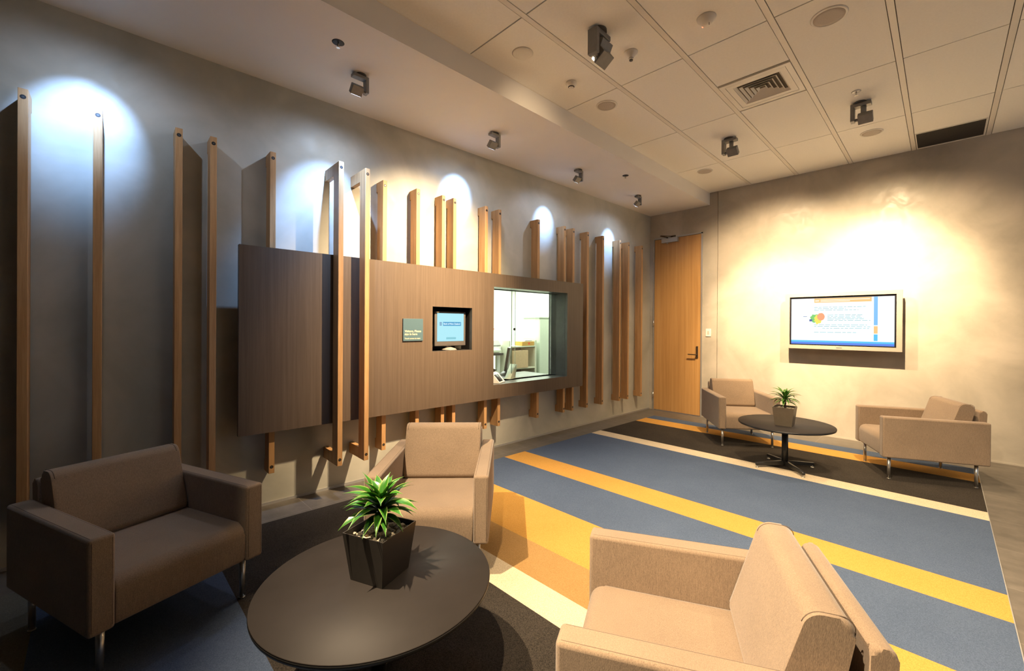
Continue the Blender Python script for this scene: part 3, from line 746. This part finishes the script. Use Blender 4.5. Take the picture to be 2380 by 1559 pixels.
# double spots in the tiled ceiling
fixture('large grey twin spotlight on the tiled ceiling aimed at the slat wall', (-1.775, 2.455, ZC), PI, 1.3, .6, 'warm_lens', 2, 'grey spotlights on the tiled ceiling', 1)
fixture('grey spotlight on the tiled ceiling aimed at the television wall, left of two', (-1.80, 5.005, ZC), -PI/2+PI, 1.15, .75, 'warm_lens', 1, 'grey spotlights on the tiled ceiling', 1)
fixture('grey spotlight on the tiled ceiling aimed at the television wall, right of two', (-.64, 5.05, ZC), -PI/2+PI, 1.15, .75, 'warm_lens', 1, 'grey spotlights on the tiled ceiling', 1)

zl = ZC-.17
spot_light('warm_beam', (-1.86, 2.53, zl), (-3.70, 2.36, 1.85), 1150, WARM, 62, 1, .015)
spot_light('warm_beam', (-1.80, 2.50, zl), (-3.75, 2.35, .10), 560, WARM2, 54, .9, .015)
spot_light('warm_spill', (-1.92, 2.56, zl), (-2.66, 2.75, 3.12), 12, WARM, 84, 1, .015)
spot_light('warm_beam', (-1.80, 2.55, zl), (-3.70, 3.6, .9), 200, WARM2, 100, 1, .015)
for x in (-1.735, -.567):
    spot_light('warm_beam', (x+.02, 5.10, zl), (x+.02, Y0, 1.35 if x < -1 else 1.70), 720, WARM, 54 if x < -1 else 60, 1, .015)
    spot_light('warm_halo', (x+.02, 5.10, zl), (x+.02, Y0, 1.15), 400, WARM, 104, 1, .015)
    spot_light('warm_spill', (x+.02, 5.0, zl), (x+.3, 4.6, 0), 90, WARM2, 110, 1, .02)
spot_light('warm_beam', (-1.735, -.08, zl), (-1.30, 1.75, .4), 900, WARM2, 63, .7, .015)
spot_light('warm_beam', (-.567, -.08, zl), (-.3, 2.2, .3), 500, WARM2, 68, .7, .015)
spot_light('warm_beam', (-.567, 2.5, zl), (-.7, 3.8, 0), 430, WARM2, 90, 1, .015)
spot_light('warm_beam', (.62, 2.5, zl), (.0, 3.6, 0), 330, WARM2, 90, 1, .015)

def ceil_speaker(label, x, y, r, mat='speaker'):
    t = thing('ceiling_speaker', label, 'speaker', (x, y, ZC), 0, 'round ceiling speakers')
    simple('rim', 'plastic', lambda b: lathe(b, [(r*.84, -.004), (r*.86, -.0075), (r*.96, -.0055), (r, -.0003)], 48), t)
    simple('speaker_grille', mat, lambda b: lathe(b, [(0, -.0055), (r*.6, -.0055), (r*.85, -.0045), (r*.85, -.001), (0, -.001)], 48), t)
ceil_speaker('largest round ceiling speaker, near the top right', -.567, 3.506, .108)
ceil_speaker('round ceiling speaker beside the bulkhead, just behind the small dark eyed detector', -2.318, 3.45, .100)
ceil_speaker('round ceiling speaker at the far end beside the bulkhead', -2.331, 5.84, .100)
ceil_speaker('round ceiling speaker close to the far wall, right of a spotlight', -.566, 5.916, .100)
t = thing('ceiling_sensor', 'flat round white cover on the first ceiling tile beside the bulkhead', 'sensor', (-2.347, 2.337, ZC))
simple('cover', 'plastic', lambda b: (lathe(b, [(0, -.012), (.045, -.012), (.052, -.009), (.054, -.009), (.075, -.007), (.082, -.0003)], 48), cyl(b, (.03, .04, -.0115), .003, .003, .003, 10)), t)
t = thing('smoke_detector', 'round white smoke detector with a glowing red dot near the top', 'detector', (-1.171, 2.944, ZC))
simple('detector_body', 'plastic', lambda b: lathe(b, [(0, -.045), (.03, -.045), (.042, -.030), (.048, -.012), (.062, -.010), (.064, -.0003)], 36), t)
simple('indicator', 'redlens', lambda b: bmesh.ops.create_icosphere(b, subdivisions=2, radius=.006, matrix=Matrix.Translation((-.030, .012, -.040))), t)
simple('test_pin', 'bolt', lambda b: cyl(b, (.022, -.01, -.062), .002, .002, .02, 8), t)
t = thing('smoke_detector', 'conical white detector right of the large twin spotlight', 'detector', (-1.735, 2.912, ZC))
simple('detector_body', 'plastic', lambda b: lathe(b, [(0, -.058), (.016, -.058), (.018, -.045), (.050, -.010), (.052, -.0003)], 32), t)
simple('detector_cage', 'boltface', lambda b: lathe(b, [(.0, -.064), (.014, -.064), (.0165, -.050), (.019, -.046)], 20), t)
t = thing('smoke_detector', 'small dark eyed white detector near the bulkhead edge', 'detector', (-2.323, 2.913, ZC))
simple('detector_body', 'plastic', lambda b: lathe(b, [(0, -.046), (.018, -.046), (.034, -.032), (.046, -.018), (.046, -.0003)], 32), t)
simple('detector_slot', 'bolt', lambda b: lathe(b, [(.0225, -.043), (.0265, -.040), (.028, -.0375), (.024, -.0405)], 24), t)
t = thing('sprinkler', 'small metal sprinkler above the right hand spotlight on the tiled ceiling', 'sprinkler', (-.569, 4.795, ZC), 0, 'ceiling sprinklers')
simple('rosette', 'alu', lambda b: lathe(b, [(.008, -.004), (.028, -.004), (.036, .0)], 24), t)
simple('sprinkler_head', 'steel', lambda b: (cyl(b, (0, 0, -.035), .004, .006, .034, 10), cyl(b, (0, 0, -.038), .014, .014, .002, 12)), t)
for x, y, lb in ((-2.968, 1.17, 'dark recessed sprinkler under the bulkhead, nearest and largest'), (-2.916, 4.779, 'dark recessed sprinkler under the bulkhead, the far small one')):
    t = thing('sprinkler', lb, 'sprinkler', (x, y, ZS), 0, 'ceiling sprinklers')
    simple('rosette', 'bolt', lambda b: lathe(b, [(.0, -.002), (.034, -.002), (.040, .0)], 28), t)
    simple('sprinkler_head', 'steel', lambda b: (tube(b, [(-.010, 0, -.002), (-.013, 0, -.018), (0, 0, -.034)], .0018), tube(b, [(.010, 0, -.002), (.013, 0, -.018), (0, 0, -.034)], .0018), cyl(b, (0, 0, -.036), .012, .012, .002, 14), cyl(b, (0, 0, -.030), .003, .003, .028, 8)), t)
# air diffuser (fills half a tile)
t = thing('air_diffuser', 'square white air diffuser with stepped louvres in the tiled ceiling', 'air vent', (-1.159, 4.159, ZC))
def fr(b):
    for a, c, z in ((.276, .235, -.001), (.232, .185, .0)):
        for (x0, x1, y0, y1) in ((-a, a, c, a), (-a, a, -a, -c), (-a, -c, -c, c), (c, a, -c, c)):
            box(b, (x0, y0, z-.004), (x1, y1, .012))
simple('frame', 'plastic', fr, t)
simple('duct', 'bolt', lambda b: (box(b, (-.20, -.20, .06), (.20, .20, .064)), box(b, (-.20, -.20, .01), (-.19, .20, .06)), box(b, (.19, -.20, .01), (.20, .20, .06)), box(b, (-.19, -.20, .01), (.19, -.19, .06)), box(b, (-.19, .19, .01), (.19, .20, .06))), t)
for k in range(5):
    a = .184-.036*k
    def lv(b, a=a):
        rr = [[b.verts.new((sx*h_, sy*h_, z)) for sx, sy in ((-1, -1), (1, -1), (1, 1), (-1, 1))] for h_, z in ((a, -.001), (a-.030, .032), (a-.0315, .031), (a-.0015, -.002))]
        for i in range(4):
            for q in range(4): b.faces.new((rr[i][q], rr[i][(q+1) % 4], rr[(i+1) % 4][(q+1) % 4], rr[(i+1) % 4][q]))
    simple('louvre', 'plastic', lv, t)
t = thing('return_air_grille', 'dark rectangular grille in the ceiling against the far wall', 'air vent', (.038, 6.548, ZC))
simple('grille_mesh', 'grille', lambda b: (box(b, (-.262, -.25, -.003), (.262, .25, .0)), [box(b, (-.262, -.25+.0125*k, -.0045), (.262, -.25+.0125*k+.004, -.003)) for k in range(40)]), t)
simple('grille_frame', 'plastic', lambda b: [box(b, r_[0], r_[1]) for r_ in (((-.27, .25, -.006), (.27, .262, 0)), ((-.27, -.258, -.006), (.27, -.25, 0)), ((-.272, -.25, -.006), (-.262, .25, 0)), ((.262, -.25, -.006), (.272, .25, 0)))], t)

# office lights (fluorescent)
for s in (3.2, 1.0, -.8):
    ld = bpy.data.lights.new('office_tube', 'AREA'); ld.shape = 'RECTANGLE'; ld.size = 1.2; ld.size_y = 3.0; ld.energy = 130; ld.color = (.93, 1, .88)
    o = bpy.data.objects.new('office_tube', ld); COL.objects.link(o); o.location = SW(s, -2.6, 2.78); o.rotation_euler = (0, 0, -WA+PI/2)

# ------------------------------------------------------------------ world, camera, view
w = bpy.data.worlds.new('dim_surroundings'); SC.world = w; w.use_nodes = True
w.node_tree.nodes['Background'].inputs[0].default_value = (.92, .95, 1.0, 1); w.node_tree.nodes['Background'].inputs[1].default_value = .50

F, PX, PY = 987.18, 31.26, -21.26
yaw, pitch, roll = .7769, -.0023, .0066
fw = Vector((-math.sin(yaw)*math.cos(pitch), math.cos(yaw)*math.cos(pitch), math.sin(pitch)))
r0 = Vector((math.cos(yaw), math.sin(yaw), 0)); u0 = r0.cross(fw)
r = r0*math.cos(roll)+u0*math.sin(roll); u = -r0*math.sin(roll)+u0*math.cos(roll)
cd = bpy.data.cameras.new('camera'); cam = bpy.data.objects.new('camera', cd); COL.objects.link(cam)
cam.matrix_world = Matrix(((r.x, u.x, -fw.x, 0), (r.y, u.y, -fw.y, 0), (r.z, u.z, -fw.z, CAM_H), (0, 0, 0, 1)))
cd.sensor_fit = 'HORIZONTAL'; cd.sensor_width = 36; cd.lens = F/2380*36
cd.shift_x = -PX/2380; cd.shift_y = PY/2380; cd.clip_start = .02
SC.camera = cam
vs = SC.view_settings; vs.view_transform = 'Standard'; vs.look = 'None'; vs.gamma = 1; vs.use_curve_mapping = False; vs.exposure = .35
